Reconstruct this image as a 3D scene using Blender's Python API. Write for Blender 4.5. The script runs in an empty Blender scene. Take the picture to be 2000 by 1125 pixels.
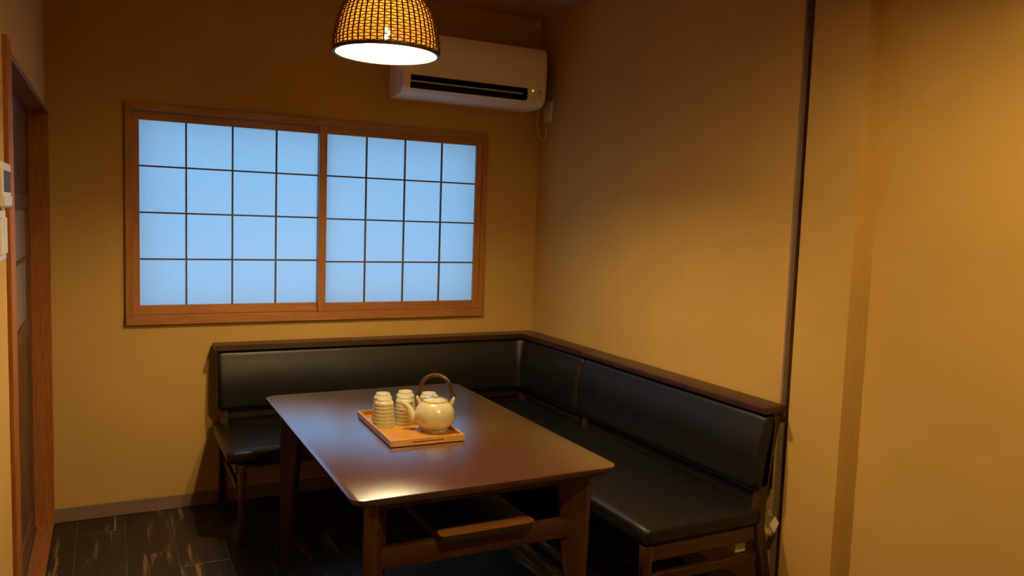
import bpy, bmesh, math, random
from mathutils import Vector, Matrix
sc = bpy.context.scene
COL = sc.collection
rnd = random.Random(7)
PI = math.pi

# ------------------------------------------------------------------ camera
YAW, PIT, ROLL = 0.47730525, 0.08681844, 0.03424567
cy, sy, cp, sp = math.cos(YAW), math.sin(YAW), math.cos(PIT), math.sin(PIT)
fwd = Vector((sy*cp, cy*cp, -sp)); rt = Vector((cy, -sy, 0)); up = rt.cross(fwd)
r2 = math.cos(ROLL)*rt + math.sin(ROLL)*up
u2 = -math.sin(ROLL)*rt + math.cos(ROLL)*up
cam_data = bpy.data.cameras.new('camera')
cam = bpy.data.objects.new('camera', cam_data); COL.objects.link(cam)
cam_data.sensor_width = 36.0; cam_data.lens = 1.53210643*36/2
cam_data.clip_start = 0.05
M = Matrix((r2, u2, -fwd)).transposed().to_4x4()
M.translation = Vector((-2.04770558, -3.70892026, 1.33819004))
cam.matrix_world = M
sc.camera = cam

# ------------------------------------------------------------------ world, exposure
w = bpy.data.worlds.new('sky'); sc.world = w; w.use_nodes = True
wn = w.node_tree; wn.nodes.clear()
bg = wn.nodes.new('ShaderNodeBackground'); out = wn.nodes.new('ShaderNodeOutputWorld')
SKY_STRENGTH = 1.3
bg.inputs[0].default_value = (0.27, 0.60, 1.0, 1); bg.inputs[1].default_value = SKY_STRENGTH
wn.links.new(bg.outputs[0], out.inputs[0])
sc.view_settings.view_transform = 'Standard'
sc.view_settings.look = 'None'
sc.view_settings.gamma = 1.0
sc.view_settings.use_curve_mapping = False
sc.view_settings.exposure = 0.0

BULB = 900.0           # radiance of the pendant's bulb
BULB_COL = (1.0, 0.70, 0.36)
LAMP2 = 960.0         # radiance of the bulb of the second pendant behind the camera
LAMP2_COL = (1.0, 0.70, 0.28)

# ------------------------------------------------------------------ materials
def mat(name):
    m = bpy.data.materials.new(name); m.use_nodes = True
    nt = m.node_tree
    b = nt.nodes['Principled BSDF']
    return m, nt, b

def N(nt, t, **kw):
    n = nt.nodes.new(t)
    for k, v in kw.items():
        setattr(n, k, v)
    return n

def coords(nt, scale=(1, 1, 1), src='Object'):
    tc = N(nt, 'ShaderNodeTexCoord'); mp = N(nt, 'ShaderNodeMapping')
    mp.inputs['Scale'].default_value = scale
    nt.links.new(tc.outputs[src], mp.inputs[0])
    return mp

def plain(name, col, rough=.5, var=.06, nscale=12, bump=0.0, metallic=0, spec=.5, coat=0, scale=(1, 1, 1), detail=3, src='Object'):
    m, nt, b = mat(name)
    mp = coords(nt, scale, src)
    no = N(nt, 'ShaderNodeTexNoise'); no.inputs['Scale'].default_value = nscale; no.inputs['Detail'].default_value = detail
    nt.links.new(mp.outputs[0], no.inputs['Vector'])
    cr = N(nt, 'ShaderNodeValToRGB')
    cr.color_ramp.elements[0].position = .3; cr.color_ramp.elements[1].position = .7
    cr.color_ramp.elements[0].color = tuple(c*(1-var) for c in col)+(1,)
    cr.color_ramp.elements[1].color = tuple(min(1, c*(1+var)) for c in col)+(1,)
    nt.links.new(no.outputs['Fac'], cr.inputs[0]); nt.links.new(cr.outputs[0], b.inputs['Base Color'])
    b.inputs['Roughness'].default_value = rough; b.inputs['Metallic'].default_value = metallic
    b.inputs['Specular IOR Level'].default_value = spec
    if coat:
        b.inputs['Coat Weight'].default_value = coat; b.inputs['Coat Roughness'].default_value = .15
    if bump:
        bp = N(nt, 'ShaderNodeBump'); bp.inputs['Strength'].default_value = bump; bp.inputs['Distance'].default_value = .002
        nt.links.new(no.outputs['Fac'], bp.inputs['Height']); nt.links.new(bp.outputs[0], b.inputs['Normal'])
    return m

def wood(name, c0, c1, axis='x', rough=.4, nscale=9, stretch=14, bump=.08, spec=.5, coat=0.0, coat_r=.2, rand=.1, c2=None):
    """long-grained wood; axis is the grain direction"""
    m, nt, b = mat(name)
    s = {'x': (1, stretch, stretch), 'y': (stretch, 1, stretch), 'z': (stretch, stretch, 1)}[axis]
    mp = coords(nt, s)
    oi = N(nt, 'ShaderNodeObjectInfo')
    ad = N(nt, 'ShaderNodeVectorMath', operation='ADD')
    ml = N(nt, 'ShaderNodeMath', operation='MULTIPLY'); ml.inputs[1].default_value = 37.0
    nt.links.new(oi.outputs['Random'], ml.inputs[0])
    nt.links.new(mp.outputs[0], ad.inputs[0]); nt.links.new(ml.outputs[0], ad.inputs[1])
    no = N(nt, 'ShaderNodeTexNoise'); no.inputs['Scale'].default_value = nscale; no.inputs['Detail'].default_value = 6
    no.inputs['Roughness'].default_value = .65; no.inputs['Distortion'].default_value = .4
    nt.links.new(ad.outputs[0], no.inputs['Vector'])
    cr = N(nt, 'ShaderNodeValToRGB')
    e = cr.color_ramp.elements
    e[0].position = .32; e[0].color = c0+(1,); e[1].position = .68; e[1].color = c1+(1,)
    if c2:
        e[1].position = .57; k = e.new(.655); k.color = c2+(1,)
    nt.links.new(no.outputs['Fac'], cr.inputs[0])
    hs = N(nt, 'ShaderNodeHueSaturation')
    mr = N(nt, 'ShaderNodeMapRange'); mr.inputs[3].default_value = 1-rand; mr.inputs[4].default_value = 1+rand
    nt.links.new(oi.outputs['Random'], mr.inputs[0]); nt.links.new(mr.outputs[0], hs.inputs['Value'])
    nt.links.new(cr.outputs[0], hs.inputs['Color']); nt.links.new(hs.outputs[0], b.inputs['Base Color'])
    b.inputs['Roughness'].default_value = rough; b.inputs['Specular IOR Level'].default_value = spec
    b.inputs['Coat Weight'].default_value = coat; b.inputs['Coat Roughness'].default_value = coat_r
    bp = N(nt, 'ShaderNodeBump'); bp.inputs['Strength'].default_value = bump; bp.inputs['Distance'].default_value = .001
    nt.links.new(no.outputs['Fac'], bp.inputs['Height']); nt.links.new(bp.outputs[0], b.inputs['Normal'])
    return m

def emit(name, col, strength):
    m = bpy.data.materials.new(name); m.use_nodes = True; nt = m.node_tree; nt.nodes.clear()
    e = nt.nodes.new('ShaderNodeEmission'); o = nt.nodes.new('ShaderNodeOutputMaterial')
    e.inputs[0].default_value = col+(1,); e.inputs[1].default_value = strength
    nt.links.new(e.outputs[0], o.inputs[0]); return m

def wallpaper(name, col):
    m, nt, b = mat(name)
    mp = coords(nt, (1, 1, 1))
    n1 = N(nt, 'ShaderNodeTexNoise'); n1.inputs['Scale'].default_value = 420; n1.inputs['Detail'].default_value = 2
    mp2 = coords(nt, (60, 60, 600))
    n2 = N(nt, 'ShaderNodeTexNoise'); n2.inputs['Scale'].default_value = 1.0; n2.inputs['Detail'].default_value = 3
    n3 = N(nt, 'ShaderNodeTexNoise'); n3.inputs['Scale'].default_value = 3.0
    for n, p in ((n1, mp), (n2, mp2), (n3, mp)):
        nt.links.new(p.outputs[0], n.inputs['Vector'])
    mx = N(nt, 'ShaderNodeMath', operation='ADD'); nt.links.new(n1.outputs['Fac'], mx.inputs[0]); nt.links.new(n2.outputs['Fac'], mx.inputs[1])
    cr = N(nt, 'ShaderNodeValToRGB'); e = cr.color_ramp.elements
    e[0].position = .35; e[0].color = tuple(c*.96 for c in col)+(1,); e[1].position = .65; e[1].color = tuple(c*1.03 for c in col)+(1,)
    nt.links.new(n3.outputs['Fac'], cr.inputs[0]); nt.links.new(cr.outputs[0], b.inputs['Base Color'])
    bp = N(nt, 'ShaderNodeBump'); bp.inputs['Strength'].default_value = .25; bp.inputs['Distance'].default_value = .0008
    nt.links.new(mx.outputs[0], bp.inputs['Height']); nt.links.new(bp.outputs[0], b.inputs['Normal'])
    b.inputs['Roughness'].default_value = .85; b.inputs['Specular IOR Level'].default_value = .25
    return m

WALLC = (0.52, 0.335, 0.100)
m_wall = wallpaper('ochre_wallpaper', WALLC)
m_ceil = plain('ceiling_board', (.52, .33, .24), .8, .05, 5)
m_skirt = plain('vinyl_skirting', (.20, .13, .09), .55, .05, 8)
m_frame_x = wood('cedar_frame_x', (.30, .115, .025), (.46, .20, .05), 'x', .4, coat=.15)
m_frame_y = wood('cedar_frame_y', (.30, .115, .025), (.46, .20, .05), 'y', .4, coat=.15)
m_frame_z = wood('cedar_frame_z', (.30, .115, .025), (.46, .20, .05), 'z', .4, coat=.15)
m_jamb_z = wood('door_frame_z', (.24, .08, .018), (.38, .145, .030), 'z', .65, spec=.2)
m_jamb_y = wood('door_frame_y', (.22, .075, .02), (.36, .14, .035), 'y', .45)
m_doorwood = wood('old_door_wood', (.085, .035, .018), (.19, .085, .035), 'z', .5)
m_doorwood_y = wood('old_door_wood_y', (.085, .035, .018), (.19, .085, .035), 'y', .5)
m_muntin = wood('dark_muntin', (.10, .06, .035), (.16, .10, .06), 'z', .5)
m_floor = wood('dark_plank', (.010, .008, .006), (.024, .017, .011), 'y', .5, nscale=2.2, stretch=13, bump=.1, rand=.18, c2=(.22, .12, .05))
m_joint = plain('floor_joint', (.10, .075, .055), .7)
m_walnut_top = wood('walnut_top', (.070, .021, .008), (.135, .046, .017), 'x', .5, nscale=22, stretch=18, bump=.15, spec=.2)
def lacquer(m):
    """satin lacquer: a blurred sheen that grows toward grazing angles"""
    nt = m.node_tree; b = nt.nodes['Principled BSDF']; o = [n for n in nt.nodes if n.type == 'OUTPUT_MATERIAL'][0]
    g = N(nt, 'ShaderNodeBsdfAnisotropic'); g.distribution = 'BECKMANN'
    g.inputs['Color'].default_value = (.78, .90, 1.0, 1); g.inputs['Roughness'].default_value = .315
    lw = N(nt, 'ShaderNodeLayerWeight'); lw.inputs['Blend'].default_value = .5
    pw = N(nt, 'ShaderNodeMath', operation='POWER'); pw.inputs[1].default_value = 1.6
    mu = N(nt, 'ShaderNodeMath', operation='MULTIPLY'); mu.inputs[1].default_value = 1.0
    mx = N(nt, 'ShaderNodeMixShader')
    nt.links.new(lw.outputs['Facing'], pw.inputs[0]); nt.links.new(pw.outputs[0], mu.inputs[0]); nt.links.new(mu.outputs[0], mx.inputs[0])
    nt.links.new(b.outputs[0], mx.inputs[1]); nt.links.new(g.outputs[0], mx.inputs[2]); nt.links.new(mx.outputs[0], o.inputs['Surface'])
lacquer(m_walnut_top)
m_walnut_x = wood('walnut_x', (.032, .010, .006), (.062, .021, .011), 'x', .38)
m_walnut_y = wood('walnut_y', (.032, .010, .006), (.062, .021, .011), 'y', .38)
m_walnut_z = wood('walnut_z', (.032, .010, .006), (.062, .021, .011), 'z', .38)
m_sofawood_x = wood('sofa_wood_x', (.030, .011, .007), (.056, .021, .011), 'x', .35)
m_sofawood_y = wood('sofa_wood_y', (.030, .011, .007), (.056, .021, .011), 'y', .35)
m_sofawood_z = wood('sofa_wood_z', (.030, .011, .007), (.056, .021, .011), 'z', .35)
m_leather = plain('black_leatherette', (.006, .006, .0058), .42, .1, 500, bump=.25, spec=.42)
m_shade_wood = wood('shade_dark_wood', (.010, .006, .004), (.020, .011, .007), 'y', .5)  # wood darkened to paint in the shade under the tabletop and behind the seats
m_lit_lip = wood('lit_lip_wood', (.20, .075, .02), (.32, .12, .035), 'x', .4)  # lighter wood: lamplight on the front lip put into the colour
m_bamboo_x = wood('bamboo_x', (.52, .24, .045), (.66, .33, .075), 'x', .35, coat=.3)
m_bamboo_y = wood('bamboo_y', (.52, .24, .045), (.66, .33, .075), 'y', .35, coat=.3)
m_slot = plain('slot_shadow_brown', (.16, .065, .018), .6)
m_plastic = plain('ac_plastic', (.92, .86, .78), .38, .02, 4)
m_acdark = plain('vent_black', (.012, .010, .009), .5)
m_louver = plain('louver_grey', (.55, .48, .42), .35)
m_white = plain('cream_plastic', (.72, .66, .55), .35, .02, 4)
m_greyp = plain('grey_plastic', (.62, .56, .48), .5)
m_led = emit('green_led', (.55, .75, .05), 2.2)
m_mark = plain('grey_mark', (.28, .22, .18), .5)
m_screen = plain('screen_blue', (.06, .11, .14), .15)
m_paper_tag = plain('tag_card', (.88, .84, .72), .6)
m_cord = plain('cord_white', (.60, .52, .42), .45)
m_handle = wood('cane_handle', (.055, .018, .010), (.12, .045, .022), 'x', .4, nscale=60, stretch=3)
m_wire = plain('handle_wire', (.10, .06, .045), .4, metallic=.6)
m_metal = plain('bracket_metal', (.35, .32, .28), .4, metallic=.5)

def ceramic():
    m, nt, b = mat('celadon_glaze')
    mp = coords(nt)
    vo = N(nt, 'ShaderNodeTexNoise'); vo.inputs['Scale'].default_value = 60; vo.inputs['Detail'].default_value = 4
    nt.links.new(mp.outputs[0], vo.inputs['Vector'])
    cr = N(nt, 'ShaderNodeValToRGB'); e = cr.color_ramp.elements
    e[0].position = .3; e[0].color = (.60, .56, .36, 1); e[1].position = .7; e[1].color = (.70, .66, .44, 1)
    nt.links.new(vo.outputs['Fac'], cr.inputs[0]); nt.links.new(cr.outputs[0], b.inputs['Base Color'])
    b.inputs['Roughness'].default_value = .28; b.inputs['Coat Weight'].default_value = .8; b.inputs['Coat Roughness'].default_value = .08
    return m
m_ceramic = ceramic()

def shoji_paper():
    m = bpy.data.materials.new('shoji_paper'); m.use_nodes = True; nt = m.node_tree; nt.nodes.clear()
    o = nt.nodes.new('ShaderNodeOutputMaterial')
    d = nt.nodes.new('ShaderNodeBsdfDiffuse'); t = nt.nodes.new('ShaderNodeBsdfTranslucent')
    mx = nt.nodes.new('ShaderNodeMixShader'); mx.inputs[0].default_value = .72
    mp = coords(nt, (1, 1, 1))
    no = N(nt, 'ShaderNodeTexNoise'); no.inputs['Scale'].default_value = 90; no.inputs['Detail'].default_value = 5
    nt.links.new(mp.outputs[0], no.inputs['Vector'])
    cr = N(nt, 'ShaderNodeValToRGB'); e = cr.color_ramp.elements
    e[0].position = .3; e[0].color = (.90, .91, .92, 1); e[1].position = .7; e[1].color = (.94, .95, .96, 1)
    nt.links.new(no.outputs['Fac'], cr.inputs[0])
    nt.links.new(cr.outputs[0], t.inputs[0]); d.inputs[0].default_value = (.55, .55, .55, 1)
    nt.links.new(d.outputs[0], mx.inputs[1]); nt.links.new(t.outputs[0], mx.inputs[2])
    nt.links.new(mx.outputs[0], o.inputs[0]); return m
m_shoji = shoji_paper()

def liner_mat():
    m = bpy.data.materials.new('lamp_liner'); m.use_nodes = True; nt = m.node_tree; nt.nodes.clear()
    o = nt.nodes.new('ShaderNodeOutputMaterial')
    d = nt.nodes.new('ShaderNodeBsdfDiffuse'); t = nt.nodes.new('ShaderNodeBsdfTranslucent')
    ad = nt.nodes.new('ShaderNodeAddShader')
    d.inputs[0].default_value = (.80, .76, .66, 1)
    t.inputs[0].default_value = (.021, .0096, .0013, 1)
    nt.links.new(d.outputs[0], ad.inputs[0]); nt.links.new(t.outputs[0], ad.inputs[1])
    nt.links.new(ad.outputs[0], o.inputs[0]); return m
m_liner = liner_mat()
m_rattan = plain('rattan', (.12, .036, .009), .55, .2, 60)
m_rimwood = plain('rim_brown', (.07, .028, .010), .5)

# ------------------------------------------------------------------ mesh helpers
def finish(name, bm, m, parent=None, smooth=False, loc=None):
    bmesh.ops.recalc_face_normals(bm, faces=bm.faces)
    me = bpy.data.meshes.new(name); bm.to_mesh(me); bm.free()
    me.materials.append(m)
    if smooth:
        for p in me.polygons: p.use_smooth = True
        if smooth == 'auto':
            me.set_sharp_from_angle(angle=math.radians(35))
    o = bpy.data.objects.new(name, me); COL.objects.link(o)
    if loc: o.location = loc
    if parent: o.parent = parent
    return o

def bm_box(bm, x0, x1, y0, y1, z0, z1, bev=0.0, seg=2):
    r = bmesh.ops.create_cube(bm, size=1.0)
    vs = r['verts']
    for v in vs:
        v.co = Vector(((x0+x1)/2+v.co.x*(x1-x0), (y0+y1)/2+v.co.y*(y1-y0), (z0+z1)/2+v.co.z*(z1-z0)))
    if bev > 0:
        es = list({e for v in vs for e in v.link_edges})
        bmesh.ops.bevel(bm, geom=es, offset=bev, segments=seg, affect='EDGES', profile=.5)

def box(name, x0, x1, y0, y1, z0, z1, m, parent=None, bev=0.0015, seg=1):
    bm = bmesh.new(); bm_box(bm, min(x0, x1), max(x0, x1), min(y0, y1), max(y0, y1), z0, z1, bev, seg)
    return finish(name, bm, m, parent, smooth='auto' if bev else False)

def prism(name, pts, axis, a0, a1, m, parent=None, bev=0.0, smooth='auto', seg=2):
    """extrude a closed 2D outline along an axis; pts are the other two coordinates in order"""
    bm = bmesh.new()
    def P(p, a):
        return {'x': (a, p[0], p[1]), 'y': (p[0], a, p[1]), 'z': (p[0], p[1], a)}[axis]
    A = [bm.verts.new(P(p, a0)) for p in pts]; B = [bm.verts.new(P(p, a1)) for p in pts]
    bm.faces.new(A); bm.faces.new(list(reversed(B)))
    n = len(pts)
    for i in range(n):
        bm.faces.new((A[i], B[i], B[(i+1) % n], A[(i+1) % n]))
    if bev:
        es = [e for e in bm.edges if (e.verts[0] in A and e.verts[1] in A) or (e.verts[0] in B and e.verts[1] in B)]
        bmesh.ops.bevel(bm, geom=es, offset=bev, segments=seg, affect='EDGES', profile=.5)
    return finish(name, bm, m, parent, smooth=smooth)

def bm_tube(bm, pts, r, sides=8, cap=True, closed=False):
    rings = []
    n = len(pts)
    prev = None
    for i, p in enumerate(pts):
        p = Vector(p)
        a = Vector(pts[(i-1) % n] if (closed or i > 0) else pts[0]); b = Vector(pts[(i+1) % n] if (closed or i < n-1) else pts[-1])
        t = (b-a).normalized()
        if prev is None:
            h = Vector((0, 0, 1)) if abs(t.z) < .9 else Vector((1, 0, 0))
            u = t.cross(h).normalized()
        else:
            u = (prev-t*prev.dot(t)).normalized()
        prev = u; v = t.cross(u)
        rr = r[i] if isinstance(r, (list, tuple)) else r
        rings.append([bm.verts.new(p+(u*math.cos(2*PI*k/sides)+v*math.sin(2*PI*k/sides))*rr) for k in range(sides)])
    for i in range(n if closed else n-1):
        A, B = rings[i], rings[(i+1) % n]
        for k in range(sides):
            bm.faces.new((A[k], A[(k+1) % sides], B[(k+1) % sides], B[k]))
    if cap and not closed:
        bm.faces.new(rings[0]); bm.faces.new(list(reversed(rings[-1])))

def tube(name, pts, r, m, parent=None, sides=8):
    bm = bmesh.new(); bm_tube(bm, pts, r, sides)
    return finish(name, bm, m, parent, smooth='auto')

def bm_lathe(bm, prof, seg=48, c=(0, 0, 0), capb=True, capt=True):
    rings = []
    for r, z in prof:
        if r < 1e-6:
            rings.append([bm.verts.new((c[0], c[1], c[2]+z))])
        else:
            rings.append([bm.verts.new((c[0]+r*math.cos(2*PI*k/seg), c[1]+r*math.sin(2*PI*k/seg), c[2]+z)) for k in range(seg)])
    for A, B in zip(rings, rings[1:]):
        for k in range(seg):
            a = [A[k % len(A)], A[(k+1) % len(A)]] if len(A) > 1 else [A[0]]
            b = [B[(k+1) % len(B)], B[k % len(B)]] if len(B) > 1 else [B[0]]
            if len(a)+len(b) > 2: bm.faces.new(a+b)
    return rings

def lathe(name, prof, m, parent=None, seg=48, loc=(0, 0, 0)):
    bm = bmesh.new(); bm_lathe(bm, prof, seg)
    return finish(name, bm, m, parent, smooth='auto', loc=loc)

def cushion_bm(bm, x0, x1, y0, y1, z0, z1, r, puff=(0, 0, 0), cuts=14):
    rr = bmesh.ops.create_cube(bm, size=2.0)
    vs0 = set(rr['verts'])
    es = list({e for v in vs0 for e in v.link_edges})
    bmesh.ops.subdivide_edges(bm, edges=es, cuts=cuts, use_grid_fill=True)
    c = Vector(((x0+x1)/2, (y0+y1)/2, (z0+z1)/2)); h = Vector(((x1-x0)/2, (y1-y0)/2, (z1-z0)/2))
    # spread the grid so that corners get more lines
    for v in bm.verts:
        q = Vector([math.copysign(abs(t)**.6, t) for t in v.co])
        p = Vector((q.x*h.x, q.y*h.y, q.z*h.z))
        inner = Vector([max(-(h[i]-r), min(h[i]-r, p[i])) for i in range(3)])
        d = p-inner
        if d.length > 1e-9: p = inner+d.normalized()*r
        u = Vector((p.x/h.x, p.y/h.y, p.z/h.z))
        f = [(1-u[i]**2) if abs(u[i]) < 1 else 0 for i in range(3)]
        off = Vector((puff[0]*u.x*f[1]*f[2], puff[1]*u.y*f[0]*f[2], puff[2]*u.z*(f[0]*f[1])**.5))
        v.co = c+p+off

def cushion(name, *a, m=None, parent=None, **k):
    bm = bmesh.new(); cushion_bm(bm, *a, **k)
    return finish(name, bm, m, parent, smooth=True)

def empty(name, loc=(0, 0, 0)):
    o = bpy.data.objects.new(name, None); COL.objects.link(o); o.location = loc
    o.empty_display_size = .05
    return o

def tag(o, label=None, cat=None, group=None, kind=None):
    if label: o['label'] = label
    if cat: o['category'] = cat
    if group: o['group'] = group
    if kind: o['kind'] = kind
    return o

def thing(name, loc, label, cat, group=None):
    return tag(empty(name, loc), label, cat, group)

def adopt(root):
    """children were modelled in world space: make them local to the root"""
    for ch in root.children:
        ch.location = Vector(ch.location)-root.location

# ------------------------------------------------------------------ room shell
XL = -2.26; YB = -5.2; ZC = 2.39; XN = .02
T = .12
# back wall with the window hole
wx0, wx1, wz0, wz1 = -1.957, -.328, .857, 1.748
bm = bmesh.new()
bm_box(bm, XL-.3, wx0, 0, T, -.05, ZC+.1); bm_box(bm, wx1, .3, 0, T, -.05, ZC+.1)
bm_box(bm, wx0, wx1, 0, T, -.05, wz0); bm_box(bm, wx0, wx1, 0, T, wz1, ZC+.1)
tag(finish('wall_back', bm, m_wall), 'ochre papered back wall around the paper window', kind='structure')
# right wall: far panel, recessed groove, near panel
pts = [(0, T), (0, -1.782), (.06, -1.782), (.06, -1.90), (XN, -1.90), (XN, YB-.1), (.3, YB-.1), (.3, T)]
tag(prism('wall_right', pts, 'z', -.05, ZC+.1, m_wall, smooth=False), 'ochre papered right wall behind the long bench', kind='structure')
o = prism('trim_1', [(-.03, -1.85), (-.03, -2.058), (.08, -2.058), (.08, -1.85)], 'z', -.0, ZC+.02, m_wall, bev=0, smooth=False)
tag(o, 'shallow ochre papered pillar on the right wall beside the bench end', kind='structure')
m_groove_shade = plain('brown_groove_shade', (.21, .14, .095), .6)  # brown of an added strip that paints the shade inside the groove
o = box('groove_shade_strip', -.0015, .057, -1.791, -1.7825, 0.0, ZC, m_groove_shade, bev=.001)
tag(o, 'narrow vertical strip coloured brown as shade where the right wall ends behind the bench', kind='structure')
# left wall with the doorway
dy0, dy1, dz = -1.43, -.003, 1.714
bm = bmesh.new()
bm_box(bm, XL-.15, XL, YB-.1, dy0, -.05, ZC+.1); bm_box(bm, XL-.15, XL, dy0, .05, dz, ZC+.1)
tag(finish('wall_left', bm, m_wall), 'ochre papered left wall with a doorway', kind='structure')
bm = bmesh.new(); bm_box(bm, XL-.3, .3, YB-.12, YB, -.05, ZC+.1)
tag(finish('wall_rear', bm, m_wall), 'wall behind the viewer', kind='structure')
bm = bmesh.new(); bm_box(bm, XL-.3, .3, YB-.1, .1, ZC, ZC+.12)
tag(finish('ceiling', bm, m_ceil), 'dark reddish flat ceiling', kind='structure')

# floor: joint bed and planks
fl = tag(empty('floor'), 'floor of dark streaked wood-look planks', kind='structure')
bm = bmesh.new(); bm_box(bm, XL-.3, .3, YB-.1, .1, -.08, -.0012)
finish('joint_bed', bm, m_joint, fl)
PW = .177; PL = .915
edges = [-2.171+PW*k for k in range(-1, 14)]
offs = {0: .175, 1: .47, 2: .635, 3: .30}
i = 0
for k, x in enumerate(edges):
    x0 = max(x, XL+.001); x1 = min(x+PW, .0)
    if k == 0: x0 = XL+.0
    if x1-x0 < .02: continue
    first = {0: .62, 1: .175, 2: .47, 3: .635, 4: .20, 5: .40, 6: .545, 7: .10}.get(k, rnd.uniform(.1, .8))
    ys = [0.0]; yy = -first
    while yy > YB: ys.append(yy); yy -= PL
    ys.append(YB)
    for a, b_ in zip(ys, ys[1:]):
        box('plank', x0+.0012, x1-.0012, b_+.0012, a-.0012, -.02, rnd.uniform(-.0004, .0004), m_floor, fl, bev=.0008)

# skirting
tag(box('baseboard_back', XL+.0005, -.001, -.008, .0, 0.0006, .062, m_skirt, bev=.002), 'brown skirting along the back wall', kind='structure')
tag(box('baseboard_right', -.008, .0, -1.775, -.009, 0.0006, .062, m_skirt, bev=.002), 'brown skirting along the right wall', kind='structure')

# ------------------------------------------------------------------ window
win = tag(empty('window_1', (-1.14, 0, .857)), 'wooden sliding paper-screen window glowing blue in the back wall', kind='structure')
def wbox(name, x0, x1, y0, y1, z0, z1, m, parent, bev=.0015):
    return box(name, x0, x1, y0, y1, z0, z1, m, parent, bev)
fr = empty('window_frame'); fr.parent = win
X0, X1, Z0, Z1 = -1.982, -.305, .833, 1.773
wbox('casing', X0, X1, -.018, .10, Z1-.027, Z1, m_frame_x, fr)
wbox('casing', X0, X1, -.022, .10, Z0, Z0+.040, m_frame_x, fr)
wbox('casing', X0, X0+.027, -.018, .10, Z0+.040, Z1-.027, m_frame_z, fr)
wbox('casing', X1-.027, X1, -.018, .10, Z0+.040, Z1-.027, m_frame_z, fr)
iz0, iz1 = Z0+.040, Z1-.027
# sashes: the right one runs in front
def sash(x0, x1, yf, px0, px1, pz0, pz1, mx, mz, pull_x):
    s = empty('sash'); s.parent = win
    d = .022
    wbox('stile', x0, px0, yf, yf+d, iz0+.001, iz1-.001, m_frame_z, s)
    wbox('stile', px1, x1, yf, yf+d, iz0+.001, iz1-.001, m_frame_z, s)
    wbox('rail', px0, px1, yf, yf+d, pz1, iz1-.001, m_frame_x, s)
    wbox('rail', px0, px1, yf, yf+d, iz0+.001, pz0, m_frame_x, s)
    k = .0035
    for x in mx: wbox('muntin', x-k, x+k, yf+.005, yf+.015, pz0, pz1, m_muntin, s, 0)
    xs = [px0]+list(mx)+[px1]
    for z in mz:
        for a, b_ in zip(xs, xs[1:]):
            wbox('muntin', a+(k if a != px0 else 0), b_-(k if b_ != px1 else 0), yf+.006, yf+.014, z-k, z+k, m_muntin, s, 0)
    zs = sorted([pz0]+list(mz)+[pz1])
    for a, b_ in zip(xs, xs[1:]):
        for c, d_ in zip(zs, zs[1:]):
            bm = bmesh.new()
            vs = [bm.verts.new(p) for p in ((a, yf+.0155, c), (b_, yf+.0155, c), (b_, yf+.0155, d_), (a, yf+.0155, d_))]
            bm.faces.new(vs); finish('pane', bm, m_shoji, s)
    # finger pull: small raised oval ring on the outer stile
    bm = bmesh.new()
    cz = 1.30
    ring = [(pull_x+.005*math.cos(t), yf-.0005, cz+.036*math.sin(t)) for t in [2*PI*q/20 for q in range(20)]]
    bm_tube(bm, ring, .0016, 6, closed=True)
    finish('finger_pull', bm, m_frame_z, s, smooth=True)
sash(X0+.0275, -1.135, .014, -1.926, -1.166, .914, 1.708, (-1.740, -1.547, -1.356), (1.514, 1.316, 1.115), -1.941)
sash(-1.166, X1-.0275, -.012, -1.131, -.365, .914, 1.708, (-.940, -.746, -.553), (1.514, 1.313, 1.110), -.350)
for s in win.children:
    s.location = -win.location

# ------------------------------------------------------------------ sliding door in the left wall
door = tag(empty('door_1', (-2.3, -.7, 0)), 'old wooden sliding door with slats and a frosted pane in the left wall', kind='structure')
df = empty('door_frame'); df.parent = door; df.location = -door.location
XD = -2.325
box('jamb', XL-.11, XL+.004, -.026, -.0005, 0.001, dz-.001, m_jamb_z, df, .002)
box('jamb', XL-.11, XL+.010, dy0-.10, dy0+.004, 0.0, dz+.01, m_jamb_z, df, .003, 2)
box('lintel', XL-.11, XL+.002, dy0+.004, -.0265, dz-.014, dz, m_jamb_y, df, .002)
box('sill', XL-.06, XL+.0, dy0+.004, -.0265, 0.0, .006, m_jamb_y, df, .002)
lf = empty('door_leaf'); lf.parent = door; lf.location = -door.location
xa, xb = XD-.026, XD
box('stile', xa, xb, -.092, -.027, .008, dz-.015, m_doorwood, lf, .002)
box('stile', xa, xb, dy0+.006, dy0+.07, .008, dz-.015, m_doorwood, lf, .002)
ya, yb = dy0+.07, -.092
for z0, z1 in ((1.655, dz-.015), (1.315, 1.375), (.83, .885), (.008, .10)):
    box('rail', xa, xb, ya, yb, z0, z1, m_doorwood_y, lf, .002)
y = ya+.02
while y < yb-.01:
    box('slat', xa+.006, xb-.003, y, y+.026, 1.375, 1.655, m_doorwood, lf, .001); y += .052
box('backing_board', xa, xa+.004, ya, yb, 1.375, 1.655, m_doorwood, lf, 0)
m_frost = plain('frosted_glass', (.36, .30, .27), .35, .04, 200, bump=.2)
for (z0, z1) in ((.885, 1.118), (1.130, 1.315)):
    box('glass_pane', xa+.010, xa+.015, ya, yb, z0, z1, m_frost, lf, 0)
box('muntin', xa+.006, xb-.004, ya, yb, 1.118, 1.130, m_doorwood_y, lf, .001)
y = ya
npn = 6; wdt = (yb-ya)/npn
for q in range(npn):
    box('lower_board', xa+.008, xa+.016, ya+q*wdt+.0015, ya+(q+1)*wdt-.0015, .10, .83, m_doorwood, lf, .001)

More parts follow.
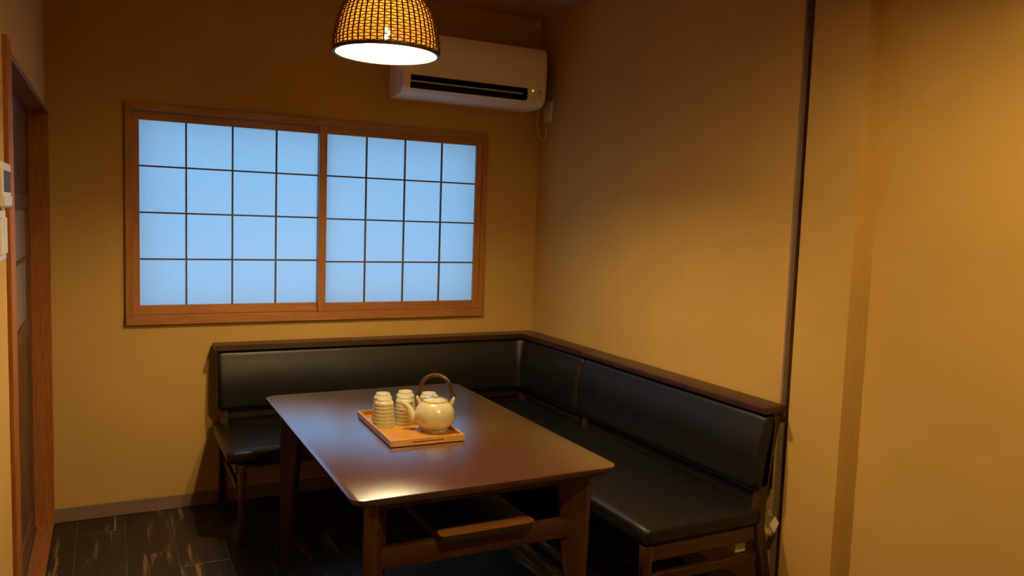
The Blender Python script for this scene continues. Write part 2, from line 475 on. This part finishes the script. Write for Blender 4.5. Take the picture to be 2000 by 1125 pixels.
# ------------------------------------------------------------------ pendant lamp
R0 = .164; H = .232
def rad(h, R=R0): return R*(1+.012*math.sin(min(1, h/.06)*PI))*max(0.0, 1-(h/H)**2.2)**.5
NR = 52
def dome_prof(R, n=22, h1=.94):
    return [(rad(H*h1*math.sin(PI/2*i/n), R), H*h1*math.sin(PI/2*i/n)) for i in range(n+1)]
def make_pendant(LX, LY, LZ, label, glow, bulb_z=.085):
    lamp = thing('pendant_lamp', (LX, LY, LZ), label, 'lamp', )
    # liner with the small gaps the light bursts through
    bm = bmesh.new(); bm_lathe(bm, dome_prof(R0-.007, 30), 104)
    cd = Vector((cam.location.x-LX, cam.location.y-LY, 0)).normalized()
    kill = []
    for f in bm.faces:
        c = f.calc_center_median(); a = math.atan2(c.y, c.x)-math.atan2(cd.y, cd.x)
        a = (a+PI) % (2*PI)-PI
        if (-.03 < a < .03 and .010 < c.z < .021) or (.03 < a < .09 and .022 < c.z < .030) or (-.03 < a < .03 and .032 < c.z < .041): kill.append(f)
    bmesh.ops.delete(bm, geom=kill, context='FACES')
    finish('liner', bm, m_liner, lamp, smooth=True)
    # ribs
    bm = bmesh.new()
    pr = dome_prof(R0, 16)
    for k in range(NR):
        a = 2*PI*k/NR
        bm_tube(bm, [((r+.000)*math.cos(a), (r+.000)*math.sin(a), z) for r, z in pr], .0025, 4, cap=False)
    tag(finish('rib', bm, m_rattan, lamp, smooth=True), kind='stuff')
    # weft strands: zigzag twined pairs
    bm = bmesh.new()
    hs = []; z = .007; j = 0
    while z < H*.93:
        hs.append(z); z += .0092*max(.45, 1-.3*(z/H)**3)
    for j, h in enumerate(hs):
        nseg = NR*2
        pts = []
        for k in range(nseg):
            a = PI*k/NR
            ph = (k//1) % 4
            dz_ = {0: .0020, 1: 0, 2: -.0020, 3: 0}[ph]*(1 if j % 2 else -1)
            rr = rad(h+dz_)+.0022*(1 if (k//2+j) % 2 else -.4)
            pts.append((rr*math.cos(a), rr*math.sin(a), h+dz_))
        bm_tube(bm, pts, .0017, 4, closed=True)
    tag(finish('weave_strand', bm, m_rattan, lamp, smooth=True), kind='stuff')
    lathe('rim', [(R0-.006, -.005), (R0+.004, -.006), (R0+.0045, .004), (R0-.001, .006), (R0-.007, .004), (R0-.006, -.005)], m_rimwood, lamp, 96)
    bulb = lathe('bulb', [(0, -.040), (.018, -.036), (.032, -.024), (.040, -.004), (.040, .012), (.030, .034), (.018, .052), (.016, .060)],
                 glow, lamp, 32, (0, 0, bulb_z))
    lathe('socket', [(.0001, .245), (.020, .245), (.020, .150), (.016, .145), (.0001, .145)], m_acdark, lamp, 24)
    lathe('cap', [(.0001, .262), (.018, .260), (.024, .235), (.030, .226), (.030, .222), (.0001, .222)], m_rattan, lamp, 32)
    tube('cord', [(0, 0, .26), (0, 0, ZC-LZ-.02)], .0035, m_acdark, lamp)
    lathe('ceiling_rose', [(.0001, ZC-LZ-.035), (.03, ZC-LZ-.033), (.045, ZC-LZ-.012), (.047, ZC-LZ), (.0001, ZC-LZ)], m_white, lamp, 32)

make_pendant(-1.262, -1.275, 1.846, 'domed woven rattan pendant lamp glowing over the table', emit('bulb_glow', BULB_COL, BULB))
# the same lamp again further down the room, behind the viewer's right shoulder
make_pendant(-1.0, -3.06, 2.115, 'second rattan pendant lamp hung short near the right wall, outside the photo', emit('bulb_glow_second', LAMP2_COL, LAMP2), .040)

# ------------------------------------------------------------------ air conditioner
ac = thing('air_conditioner', (-.455, 0, 1.90), 'white wall-mounted air conditioner high on the back wall above the window', 'air conditioner')
AX0, AX1 = -.832, -.080
body_prof = [(0, 0), (-.145, .0), (-.180, .010), (-.200, .030), (-.206, .036), (-.214, .088), (-.218, .20), (-.212, .262), (-.196, .285), (-.17, .292), (0, .292)]
sx0, sx1 = -.800, -.185
def acp(name, a0, a1, prof, m, bev=0):
    return prism(name, [(p[0], p[1]) for p in prof], 'x', a0+.455, a1+.455, m, ac, bev=bev)
recess = [(0, 0), (-.145, .0), (-.180, .010), (-.200, .030), (-.12, .040), (-.12, .090), (-.214, .090), (-.218, .20), (-.212, .262), (-.196, .285), (-.17, .292), (0, .292)]
bm = bmesh.new()
def addprism(bm, pts, a0, a1, s0=1., s1=1.):
    def sc_(p, s):  # shrink the end outline a little for a rounded end
        return (p[0]*s, .146+(p[1]-.146)*(1-(1-s)*.8))
    A = [bm.verts.new((a0, *sc_(p, s0))) for p in pts]; B = [bm.verts.new((a1, *sc_(p, s1))) for p in pts]
    n = len(pts)
    for i in range(n): bm.faces.new((A[i], B[i], B[(i+1) % n], A[(i+1) % n]))
    bm.faces.new(A); bm.faces.new(list(reversed(B)))
o_ = .455
addprism(bm, body_prof, AX0+o_, AX0+.006+o_, .955, .99); addprism(bm, body_prof, AX0+.006+o_, AX0+.016+o_, .99, 1.)
addprism(bm, body_prof, AX0+.016+o_, sx0+o_)
addprism(bm, recess, sx0+o_, sx1+o_)
addprism(bm, body_prof, sx1+o_, AX1-.016+o_); addprism(bm, body_prof, AX1-.016+o_, AX1-.006+o_, 1., .99); addprism(bm, body_prof, AX1-.006+o_, AX1+o_, .99, .955)
finish('body', bm, m_plastic, ac, smooth='auto')
# front panel sheet, slightly proud, with curved lower right corner
fp = [(-.2140, .092), (-.2180, .20), (-.2120, .262), (-.1955, .286)]
bm = bmesh.new()
xs = [AX0+.010+o_, AX1-.010+o_]
A = [bm.verts.new((xs[0], p[0]-.004, p[1])) for p in fp]; B = [bm.verts.new((xs[1], p[0]-.004, p[1])) for p in fp]
A2 = [bm.verts.new((xs[0], p[0]+.002, p[1])) for p in fp]; B2 = [bm.verts.new((xs[1], p[0]+.002, p[1])) for p in fp]
for i in range(3):
    bm.faces.new((A[i], A[i+1], B[i+1], B[i])); bm.faces.new((A2[i], B2[i], B2[i+1], A2[i+1]))
    bm.faces.new((A[i], A2[i], A2[i+1], A[i+1])); bm.faces.new((B[i], B[i+1], B2[i+1], B2[i]))
bm.faces.new((A[0], B[0], B2[0], A2[0])); bm.faces.new((A[3], A2[3], B2[3], B[3]))
finish('front_panel', bm, m_plastic, ac, smooth='auto')
# dark lining of the outlet
bm = bmesh.new()
bm_box(bm, sx0+o_+.001, sx1+o_-.001, -.125, -.119, .041, .089)
bm_box(bm, sx0+o_+.001, sx1+o_-.001, -.208, -.120, .086, .0895)
bm_box(bm, sx0+o_+.001, sx1+o_-.001, -.190, -.120, .0385, .041)
bm_box(bm, sx0+o_+.0005, sx0+o_+.002, -.205, -.120, .041, .089); bm_box(bm, sx1+o_-.002, sx1+o_-.0005, -.205, -.120, .041, .089)
finish('vent_lining', bm, m_acdark, ac)
prism('louver', [(-.202, .060), (-.150, .066), (-.150, .070), (-.204, .0655)], 'x', sx0+o_+.003, sx1+o_-.025, m_louver, ac)
for k in range(9):
    x = sx0+o_+.05+k*.064
    box('fin', x, x+.0015, -.165, -.125, .042, .086, m_acdark, ac, 0)
bm = bmesh.new(); bmesh.ops.create_uvsphere(bm, u_segments=10, v_segments=8, radius=.003)
finish('indicator_light', bm, m_led, ac, smooth=True, loc=(-.160+o_, -.2145, .080))
for (dx, dz2, ww, hh) in ((-.132, .080, .012, .003), (-.132, .073, .012, .003), (-.115, .080, .010, .003), (-.115, .073, .010, .003), (-.118, .060, .014, .0025)):
    yq = -.2140+(.088-dz2)*.154-.002
    box('control_mark', dx+o_, dx+o_+ww, yq+.0006, yq+.0022, dz2-hh/2, dz2+hh/2, m_mark, ac, 0)
# power cord and plug of the air conditioner
cpts = [(-.075, -.085, 1.935), (-.052, -.075, 1.905), (-.050, -.07, 1.85), (-.045, -.07, 1.80), (-.030, -.075, 1.762), (-.018, -.082, 1.755), (-.008, -.092, 1.775), (-.008, -.098, 1.83), (-.016, -.100, 1.885)]
def smooth_path(P, n=8):
    P = [Vector(p) for p in P]; out_ = []
    for i in range(len(P)-1):
        a, b_, c, d = P[max(i-1, 0)], P[i], P[i+1], P[min(i+2, len(P)-1)]
        for k in range(n):
            t = k/n
            out_.append(.5*((2*b_)+(c-a)*t+(2*a-5*b_+4*c-d)*t*t+(3*b_-a-3*c+d)*t**3))
    out_.append(P[-1]); return out_
acl = ac.location
tube('power_cord', [p-acl for p in smooth_path(cpts)], .0030, m_cord, ac, 6)
box('plug', -.026+.455, -.0095+.455, -.112, -.090, 1.885-1.90, 1.915-1.90, m_cord, ac, .003, 2)

sock = thing('wall_socket', (0, -.101, 1.905), 'cream wall socket on the right wall beside the air conditioner', 'socket')
box('cover_plate', -.007, -.0002, -.040, .041, -.057, .057, m_white, sock, .0025, 2)
box('socket_face', -.0092, -.0065, -.022, .022, -.035, .035, m_white, sock, .001)

bk = thing('wall_bracket', (-.032, 0, 2.366), 'small pale bracket in the upper corner above the air conditioner', 'bracket')
box('bracket_block', -.016, .010, -.020, -.0002, -.030, -.004, m_greyp, bk, .002)
box('bracket_block', -.014, .010, -.024, -.0002, -.003, .012, m_greyp, bk, .002)
box('bracket_arm', .0, .022, -.012, -.0002, .012, .024, m_greyp, bk, .002)

# ------------------------------------------------------------------ wall controls on the left wall
pn = thing('wall_controller', (-2.26, -1.69, 1.372), 'cream remote control panel with a small screen, upper of two on the left wall', 'control panel')
box('case', .0003, .020, -.085, .085, -.046, .052, m_white, pn, .005, 3)
box('screen', .0195, .0208, -.060, .070, -.012, .034, m_screen, pn, .0005)
box('lower_flap', .0195, .0222, -.078, .078, -.042, -.020, m_white, pn, .001)
sw = thing('light_switch', (-2.26, -1.68, 1.265), 'cream wall switch plate, lower of two on the left wall', 'switch')
box('plate', .0003, .008, -.075, .075, -.056, .056, m_white, sw, .003, 3)
for q in range(2):
    box('rocker', .0078, .0125, -.060+q*.061, -.002+q*.061, -.040, .040, m_white, sw, .0015)

# ------------------------------------------------------------------ benches
CAPZ0, CAPZ1 = .722, .7455
def rounded_profile(d0t, d1t, d0b, d1b, z0, z1, r, n=5, bulge=.012):
    """outline in (distance from wall, z); d1 is the front"""
    pts = []
    cs = [(d1b, z0, -PI/2, 0, d1b), (d1t, z1, 0, PI/2, d1t), (d0t, z1, PI/2, PI, d0t), (d0b, z0, PI, 1.5*PI, d0b)]
    for (d, z, a0, a1, _) in cs:
        sx = -1 if d in (d1b, d1t) else 1
        sz = 1 if z == z0 else -1
        cx_, cz_ = d+sx*r, z+sz*r
        for k in range(n+1):
            a = a0+(a1-a0)*k/n
            pts.append((cx_+r*math.cos(a), cz_+r*math.sin(a)))
    # add mid points on the front for the bulge
    i0 = n; front0 = pts[n]; front1 = pts[n+1]
    mids = []
    for k in range(1, 8):
        t = k/8
        mids.append((front0[0]+(front1[0]-front0[0])*t+bulge*math.sin(PI*t), front0[1]+(front1[1]-front0[1])*t))
    return pts[:n+1]+mids+pts[n+1:]
PROF = rounded_profile(.034, .110, .060, .134, .456, .7215, .028)
def sweep(name, stations, m, parent):
    """stations: (function d->(x,y), shrink)"""
    bm = bmesh.new(); rings = []
    dc = sum(p[0] for p in PROF)/len(PROF); zc = (.456+.7215)/2
    for fn, s in stations:
        ring = []
        for d, z in PROF:
            dd = dc+(d-dc)*(1-(1-s)*1.0*1.6) if s < 1 else d
            zz = zc+(z-zc)*(1-(1-s)*.45) if s < 1 else z
            x, y = fn(dd); ring.append(bm.verts.new((x, y, zz)))
        rings.append(ring)
    n = len(PROF)
    for A, B in zip(rings, rings[1:]):
        for k in range(n): bm.faces.new((A[k], A[(k+1) % n], B[(k+1) % n], B[k]))
    bm.faces.new(rings[0]); bm.faces.new(list(reversed(rings[-1])))
    return finish(name, bm, m, parent, smooth=True)
ENDS = [(0, .74), (.003, .84), (.009, .93), (.018, .98), (.030, 1.0)]

# corner bench along the back wall
cs = thing('corner_bench', (-.85, -.3, 0), 'black leatherette corner bench along the back wall under the window', 'bench')
st = []
XE = -1.628
for e, s in ENDS: st.append((lambda d, x=XE+e: (x, -d), s))
for k in range(1, 9): st.append((lambda d, x=XE+.03+(-.16-XE-.03)*k/9: (x, -d), 1.0))
rc = .16
for k in range(0, 9):
    a = PI/2*k/8
    st.append((lambda d, a=a: (-rc+(rc-d)*math.sin(a), -rc+(rc-d)*math.cos(a)), 1.0))
YS = -.688
for k in range(1, 5): st.append((lambda d, y=-rc+(YS+.03+rc)*k/5: (-d, y), 1.0))
for e, s in reversed(ENDS): st.append((lambda d, y=YS+e: (-d, y), s))
b_ = sweep('backrest', st, m_leather, cs)
box('back_panel', -1.60, -.02, -.034, -.020, .445, .716, m_leather, cs, .001)
box('back_panel', -.034, -.020, -.690, -.034, .445, .716, m_leather, cs, .001)
# seat, L-shaped in plan: two upholstered blocks joined into one seat
sz0, sz1 = .338, .396
bm = bmesh.new(); cushion_bm(bm, -1.640, -.078, -.555, -.045, sz0, sz1, .020, (0, .004, .006), 16)
finish('seat', bm, m_leather, cs, smooth=True)
bm = bmesh.new(); cushion_bm(bm, -.575, -.078, -.684, -.545, sz0, sz1-.001, .018, (0, .003, .003), 10)
finish('seat', bm, m_leather, cs, smooth=True)
# cap rail, mitred L
g = .014; cw = .118
pts = [(-1.636, -g), (-g, -g), (-g, -.690), (-cw, -.690), (-cw, -cw), (-1.636, -cw)]
prism('cap_rail', pts, 'z', CAPZ0, CAPZ1, m_sofawood_x, cs, bev=.004)

def side_leg(name, axis, along, parent, th=.030):
    """kinked rear upright: leans forward from the cap to the seat, then back to the floor. outline in (distance, z)"""
    o2 = [(.030, .722), (.062, .722), (.092, .56), (.118, .40), (.112, .33), (.074, .16), (.046, .0), (.016, .0), (.040, .16), (.078, .33), (.082, .40), (.060, .56)]
    if axis == 'x':    # wall is the back wall, thickness along x
        return prism(name, [(-d, z) for d, z in o2], 'x', along, along+th, m_sofawood_z, parent, bev=.004)
    return prism(name, [(-d, z) for d, z in o2], 'y', along, along+th, m_sofawood_z, parent, bev=.004)
def mkprism_x(pts, a0, a1): pass
side_leg('rear_leg', 'x', -1.612, cs)
side_leg('rear_leg', 'x', -.80, cs)
def front_leg(x, y, parent, zt=.338, w=.032):
    bm = bmesh.new(); bm_box(bm, x, x+w, y, y+w, 0.0, zt, .003, 2)
    for v in bm.verts:
        if v.co.z < .1:
            v.co.x = x+w/2+(v.co.x-x-w/2)*.72; v.co.y = y+w/2+(v.co.y-y-w/2)*.72
    return finish('front_leg', bm, m_sofawood_z, parent, smooth='auto')
front_leg(-1.598, -.548, cs); front_leg(-.80, -.548, cs)
box('side_rail', -1.604, -1.584, -.516, -.078, .288, .338, m_sofawood_y, cs, .002)
box('stretcher', -1.602, -1.584, -.516, -.070, .215, .245, m_sofawood_y, cs, .002)
box('front_rail', -1.566, -.80, -.47, -.45, .300, .338, m_sofawood_x, cs, .002)
box('back_rail', -1.582, -.04, -.085, -.063, .412, .440, m_shade_wood, cs, .002)
box('side_rail', -.094, -.074, -.66, -.15, .405, .430, m_shade_wood, cs, .002)
box('back_rail', -1.582, -.10, -.096, -.076, .290, .337, m_shade_wood, cs, .002)
box('corner_leg', -.11, -.075, -.11, -.075, 0, .430, m_sofawood_z, cs, .003)
front_leg(-.56, -.672, cs)
box('corner_leg', -.11, -.078, -.672, -.640, 0, .3375, m_sofawood_z, cs, .003)
adopt(cs)

# long bench along the right wall
rs = thing('long_bench', (-.3, -1.26, 0), 'black leatherette long bench along the right wall, nearer than the corner bench', 'bench')
st = []
YA, YN = -.692, -1.822
for e, s in ENDS: st.append((lambda d, y=YA-e: (-d, y), s))
for k in range(1, 8): st.append((lambda d, y=YA-.03+(YN+.03-YA+.03)*k/8: (-d, y), 1.0))
for e, s in reversed(ENDS): st.append((lambda d, y=YN+e: (-d, y), s))
sweep('backrest', st, m_leather, rs)
box('back_panel', -.034, -.020, -1.79, -.692, .445, .716, m_leather, rs, .001)
cushion('seat', -.582, -.088, -1.826, -.690, sz0, sz1+.004, .020, (.004, 0, .007), m=m_leather, parent=rs)
prism('cap_rail', [(-g, -.692), (-cw, -.692), (-cw, -1.832), (-g, -1.832)], 'z', CAPZ0, CAPZ1, m_sofawood_y, rs, bev=.004)
side_leg('rear_leg', 'y', -1.822, rs); side_leg('rear_leg', 'y', -.74, rs)
front_leg(-.575, -1.820, rs); front_leg(-.575, -.735, rs)
box('side_rail', -.543, -.112, -1.812, -1.790, .284, .337, m_sofawood_x, rs, .002)
box('stretcher', -.545, -.095, -1.812, -1.792, .208, .240, m_sofawood_x, rs, .002)
box('side_rail', -.543, -.112, -.732, -.712, .284, .337, m_sofawood_x, rs, .002)
box('front_rail', -.48, -.46, -1.787, -.735, .300, .337, m_sofawood_y, rs, .002)
box('back_rail', -.098, -.078, -1.790, -.712, .290, .337, m_shade_wood, rs, .002)
box('back_rail', -.088, -.066, -1.790, -.712, .405, .430, m_shade_wood, rs, .002)
box('corner_block', -.170, -.125, -1.7895, -1.750, .240, .284, m_greyp, rs, .003)
adopt(rs)

# paper tag on the end of the bench
tg = thing('paper_tag', (-.072, -1.834, .372), 'small white square paper tag tied to the near end of the long bench', 'tag')
ring = [(0.0+.0045*math.cos(t), -.001, .012+.008*math.sin(t)) for t in [2*PI*q/14 for q in range(14)]]
bm = bmesh.new(); bm_tube(bm, ring, .0012, 5, closed=True); finish('string_loop', bm, m_cord, tg, smooth=True)
tube('string', [(.003, -.001, .008), (.012, -.002, .002), (.018, -.003, -.004)], .0009, m_cord, tg, 5)
prism('card', [(.022, -.002), (.044, -.030), (.024, -.061), (.000, -.030)], 'y', -.0045, -.0035, m_paper_tag, tg, smooth=False)

# ------------------------------------------------------------------ table
TX0, TX1, TY0, TY1, TZ = -1.521, -.724, -1.878, -.654, .6335
tb = thing('dining_table', (-1.12, -1.266, 0), 'dark walnut rectangular table with rounded corners in the bench corner', 'table')
def rrect(x0, x1, y0, y1, r, n=8):
    out_ = []
    for cx_, cy_, a0 in ((x1-r, y1-r, 0), (x0+r, y1-r, PI/2), (x0+r, y0+r, PI), (x1-r, y0+r, 1.5*PI)):
        for k in range(n+1):
            a = a0+PI/2*k/n; out_.append((cx_+r*math.cos(a), cy_+r*math.sin(a)))
    return out_
bm = bmesh.new()
layers = [(.0, TZ), (-.002, TZ-.003), (-.001, TZ-.010), (.010, TZ-.024), (.020, TZ-.030)]
rings = []
for ins, z in [(.0022, TZ)]+[(i_, z) for i_, z in [(0.0010, TZ-.0010), (.0012, TZ-.003), (.011, TZ-.020), (.014, TZ-.023), (.028, TZ-.031)]]:
    rings.append([bm.verts.new((x, y, z)) for x, y in rrect(TX0+ins, TX1-ins, TY0+ins, TY1-ins, .042)])
n = len(rings[0])
for A, B in zip(rings, rings[1:]):
    for k in range(n): bm.faces.new((A[k], B[k], B[(k+1) % n], A[(k+1) % n]))
bm.faces.new(rings[0]); bm.faces.new(list(reversed(rings[-1])))
finish('tabletop', bm, m_walnut_top, tb, smooth='auto')
def plank_leg(cx_, cy_, dx, dy):
    """flat leg set diagonally: outer edge at (cx,cy), widening toward (dx,dy)"""
    d = Vector((dx, dy, 0)).normalized(); s = Vector((-d.y, d.x, 0))
    prof = [(0, .603, .118), (0.0, .58, .108), (.0, .50, .092), (.0, .42, .088), (.002, .30, .072), (.006, .12, .054), (.010, 0.0, .044)]
    bm = bmesh.new(); rings = []
    th = .019
    for e, z, wd in prof:
        t = th*(1 if z > .3 else .8+.2*z/.3)
        r_ = t*.8; ring = []
        for cxx, cyy, a0 in ((wd-r_*.6, t-r_*.6, 0), (e+r_, t-r_, PI/2), (e+r_, -t+r_, PI), (wd-r_*.6, -t+r_*.6, 1.5*PI)):
            rq = r_ if cxx < wd/2 else r_*.6
            for k in range(5):
                a = a0+PI/2*k/4
                p = Vector((cx_, cy_, 0))+d*(cxx+rq*math.cos(a))+s*(cyy+rq*math.sin(a))
                ring.append(bm.verts.new((p.x, p.y, z)))
        rings.append(ring)
    n = len(rings[0])
    for A, B in zip(rings, rings[1:]):
        for k in range(n): bm.faces.new((A[k], B[k], B[(k+1) % n], A[(k+1) % n]))
    bm.faces.new(rings[0]); bm.faces.new(list(reversed(rings[-1])))
    return finish('leg', bm, m_walnut_z, tb, smooth='auto')
LI = .050
lx0, lx1, ly0, ly1 = TX0+LI+.008, TX1-LI-.020, TY0+LI, TY1-LI
plank_leg(lx0, ly0, .75, 1); plank_leg(lx1, ly0, -.75, 1); plank_leg(lx0, ly1, .75, -1); plank_leg(lx1, ly1, -.75, -1)
RY = ly0+.030
box('rail', lx0+.030, lx1-.030, RY, RY+.024, .408, .466, m_walnut_x, tb, .003, 2)
box('rail', lx0+.030, lx1-.030, -RY-2.532-.024, -RY-2.532, .408, .466, m_walnut_x, tb, .003, 2)
prism('shelf', rrect(-1.262, -.972, RY-.028, -RY-2.532+.020, .022, 5), 'z', .4665, .484, m_shade_wood, tb, bev=.004)
prism('shelf_lip', rrect(-1.262, -.972, RY-.030, RY+.012, .014, 5), 'z', .4845, .4885, m_lit_lip, tb, bev=.0015)
box('apron', lx0+.060, lx1-.060, RY+.03, RY+.048, .560, .602, m_walnut_x, tb, .002)
box('apron', lx0+.060, lx1-.060, -RY-2.532-.048, -RY-2.532-.03, .560, .602, m_walnut_x, tb, .002)
adopt(tb)

# ------------------------------------------------------------------ tray, teapot, cups
ty = thing('serving_tray', (-1.163, -1.283, TZ), 'square-cornered bamboo tray with low rim on the table', 'tray')
tw, tl = .122, .197
box('base', -tw+.002, tw-.002, -tl+.002, tl-.002, .003, .008, m_bamboo_y, ty, .001)
for sgn in (-1, 1):
    box('foot', -tw+.012, tw-.012, sgn*(tl-.02)-.006, sgn*(tl-.02)+.006, 0.0002, .003, m_bamboo_x, ty, 0)
for sgn in (-1, 1):
    bm = bmesh.new()
    x0, x1 = (sgn*tw, sgn*(tw-.007)); bm_box(bm, min(x0, x1), max(x0, x1), -tl, tl, .003, .0225, .0012, 1)
    finish('side_rim', bm, m_bamboo_y, ty, smooth='auto')
# end rims with a routed finger slot
def end_rim(sgn):
    yo, yi = sgn*tl, sgn*(tl-.007)
    a, b2 = min(yo, yi), max(yo, yi)
    bm = bmesh.new()
    for (x0, x1, z0, z1) in ((-tw+.007, -.052, .003, .0225), (.052, tw-.007, .003, .0225), (-.052, .052, .003, .0105), (-.052, .052, .0145, .0225)):
        bm_box(bm, x0, x1, a, b2, z0, z1)
    e = finish('end_rim', bm, m_bamboo_x, ty)
    mid = (a+b2)/2
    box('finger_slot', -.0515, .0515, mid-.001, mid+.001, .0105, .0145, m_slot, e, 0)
end_rim(-1); end_rim(1)
ty.rotation_euler = (0, 0, math.radians(-1.5))
TT = TZ+.0082

# cup, upside down
def cup_prof():
    # outer wall from rim (down, z=0) to foot, then underside recess
    prof = [(.0345, .003), (.0350, .0), (.0372, .0)]
    for i in range(0, 29):
        t = i/28; z = .002+.076*t
        r = .0378-.0050*t-.0020*t*t+.00045*math.sin(t*2*PI*6.5)
        prof.append((r, z))
    prof += [(.0288, .0815), (.0262, .0840), (.0250, .0848), (.0246, .0900), (.0232, .0918), (.0214, .0915), (.0205, .0880), (.0001, .0875)]
    return prof
def inner(): return [(.0345, .003), (.030, .07), (.022, .080), (.0001, .081)]
def make_cup(x, y, label):
    c = thing('tea_cup', (x, y, TT), label, 'cup', 'upturned tea cups on the tray')
    bm = bmesh.new(); bm_lathe(bm, list(reversed(inner()))+cup_prof()[1:], 40)
    finish('cup_body', bm, m_ceramic, c, smooth='auto')
    return c
make_cup(-1.237, -1.247, 'upturned cream cup at the left front of the tray')
make_cup(-1.216, -1.168, 'upturned cream cup directly behind the leftmost front cup')
make_cup(-1.160, -1.238, 'upturned cream cup behind the spout of the teapot')
make_cup(-1.133, -1.162, 'upturned cream cup at the back of the middle pair, behind the spout cup')
make_cup(-1.066, -1.214, 'upturned cream cup mostly hidden behind the teapot lid')

tp = thing('teapot', (-1.097, -1.352, TT), 'round cream ceramic teapot with a brown hooped handle on the tray', 'teapot')
prof = [(.0001, .0), (.040, .0), (.044, .001), (.046, .004)]
for i in range(0, 25):
    t = i/24; a = -1.02+t*2.02
    z = .006+.088*(math.sin(a)-math.sin(-1.02))/(math.sin(1.0)-math.sin(-1.02))
    r = .004+.0625*math.cos(a*.90)
    prof.append((r+.0003*math.sin(i*2.3), z))
prof += [(.0415, .0955), (.041, .098), (.0385, .098), (.038, .094)]
lathe('body', prof, m_ceramic, tp, 56)
lid = lathe('lid', [(.0375, .0955), (.0405, .0985), (.0400, .1005), (.034, .1030), (.022, .1060), (.012, .1070), (.0001, .1073)], m_ceramic, tp, 48)
lathe('knob', [(.0075, .1060), (.0068, .1090), (.0090, .1125), (.0092, .1155), (.0066, .1178), (.0001, .1184)], m_ceramic, lid, 24)
SD = Vector((-.888, .459, 0)).normalized()
# spout, S-curved, tapering
spts = [SD*.052+Vector((0, 0, .030)), SD*.066+Vector((0, 0, .036)), SD*.078+Vector((0, 0, .050)), SD*.086+Vector((0, 0, .068)), SD*.097+Vector((0, 0, .080)), SD*.108+Vector((0, 0, .086))]
sp_ = smooth_path(spts, 5)
srad = [.0205-.0125*min(1, (k/(len(sp_)-1))*1.15) for k in range(len(sp_))]
tube('spout', sp_, srad, m_ceramic, tp, 16)
# ears and bail handle
for s in (-1, 1):
    q = SD*s
    bm = bmesh.new()
    bm_tube(bm, [q*.047+Vector((0, 0, .080)), q*.054+Vector((0, 0, .094)), q*.0585+Vector((0, 0, .106)), q*.059+Vector((0, 0, .112))], [.010, .0075, .0065, .004], 10)
    finish('ear', bm, m_ceramic, tp, smooth=True)
hp = []
for k in range(25):
    a = PI*k/24
    xx = .047*math.cos(a); zz = .142+.040*math.sin(a)
    hp.append(SD*xx+Vector((0, 0, zz)))
lead = [SD*.0575+Vector((0, 0, .100)), SD*.052+Vector((0, 0, .122))]; tail = [SD*-.052+Vector((0, 0, .122)), SD*-.0575+Vector((0, 0, .100))]
hpath = lead+hp+tail
hr = [.0044, .0052]+[.0062]*25+[.0052, .0044]
hd = tube('handle', hpath, hr, m_handle, tp, 10)
for s in (-1, 1):
    q = SD*s
    tube('handle_hook', smooth_path([q*.052+Vector((0, 0, .112)), q*.057+Vector((0, 0, .098)), q*.064+Vector((0, 0, .104)), q*.0635+Vector((0, 0, .116)), q*.059+Vector((0, 0, .126))], 4), .0016, m_wire, hd, 6)
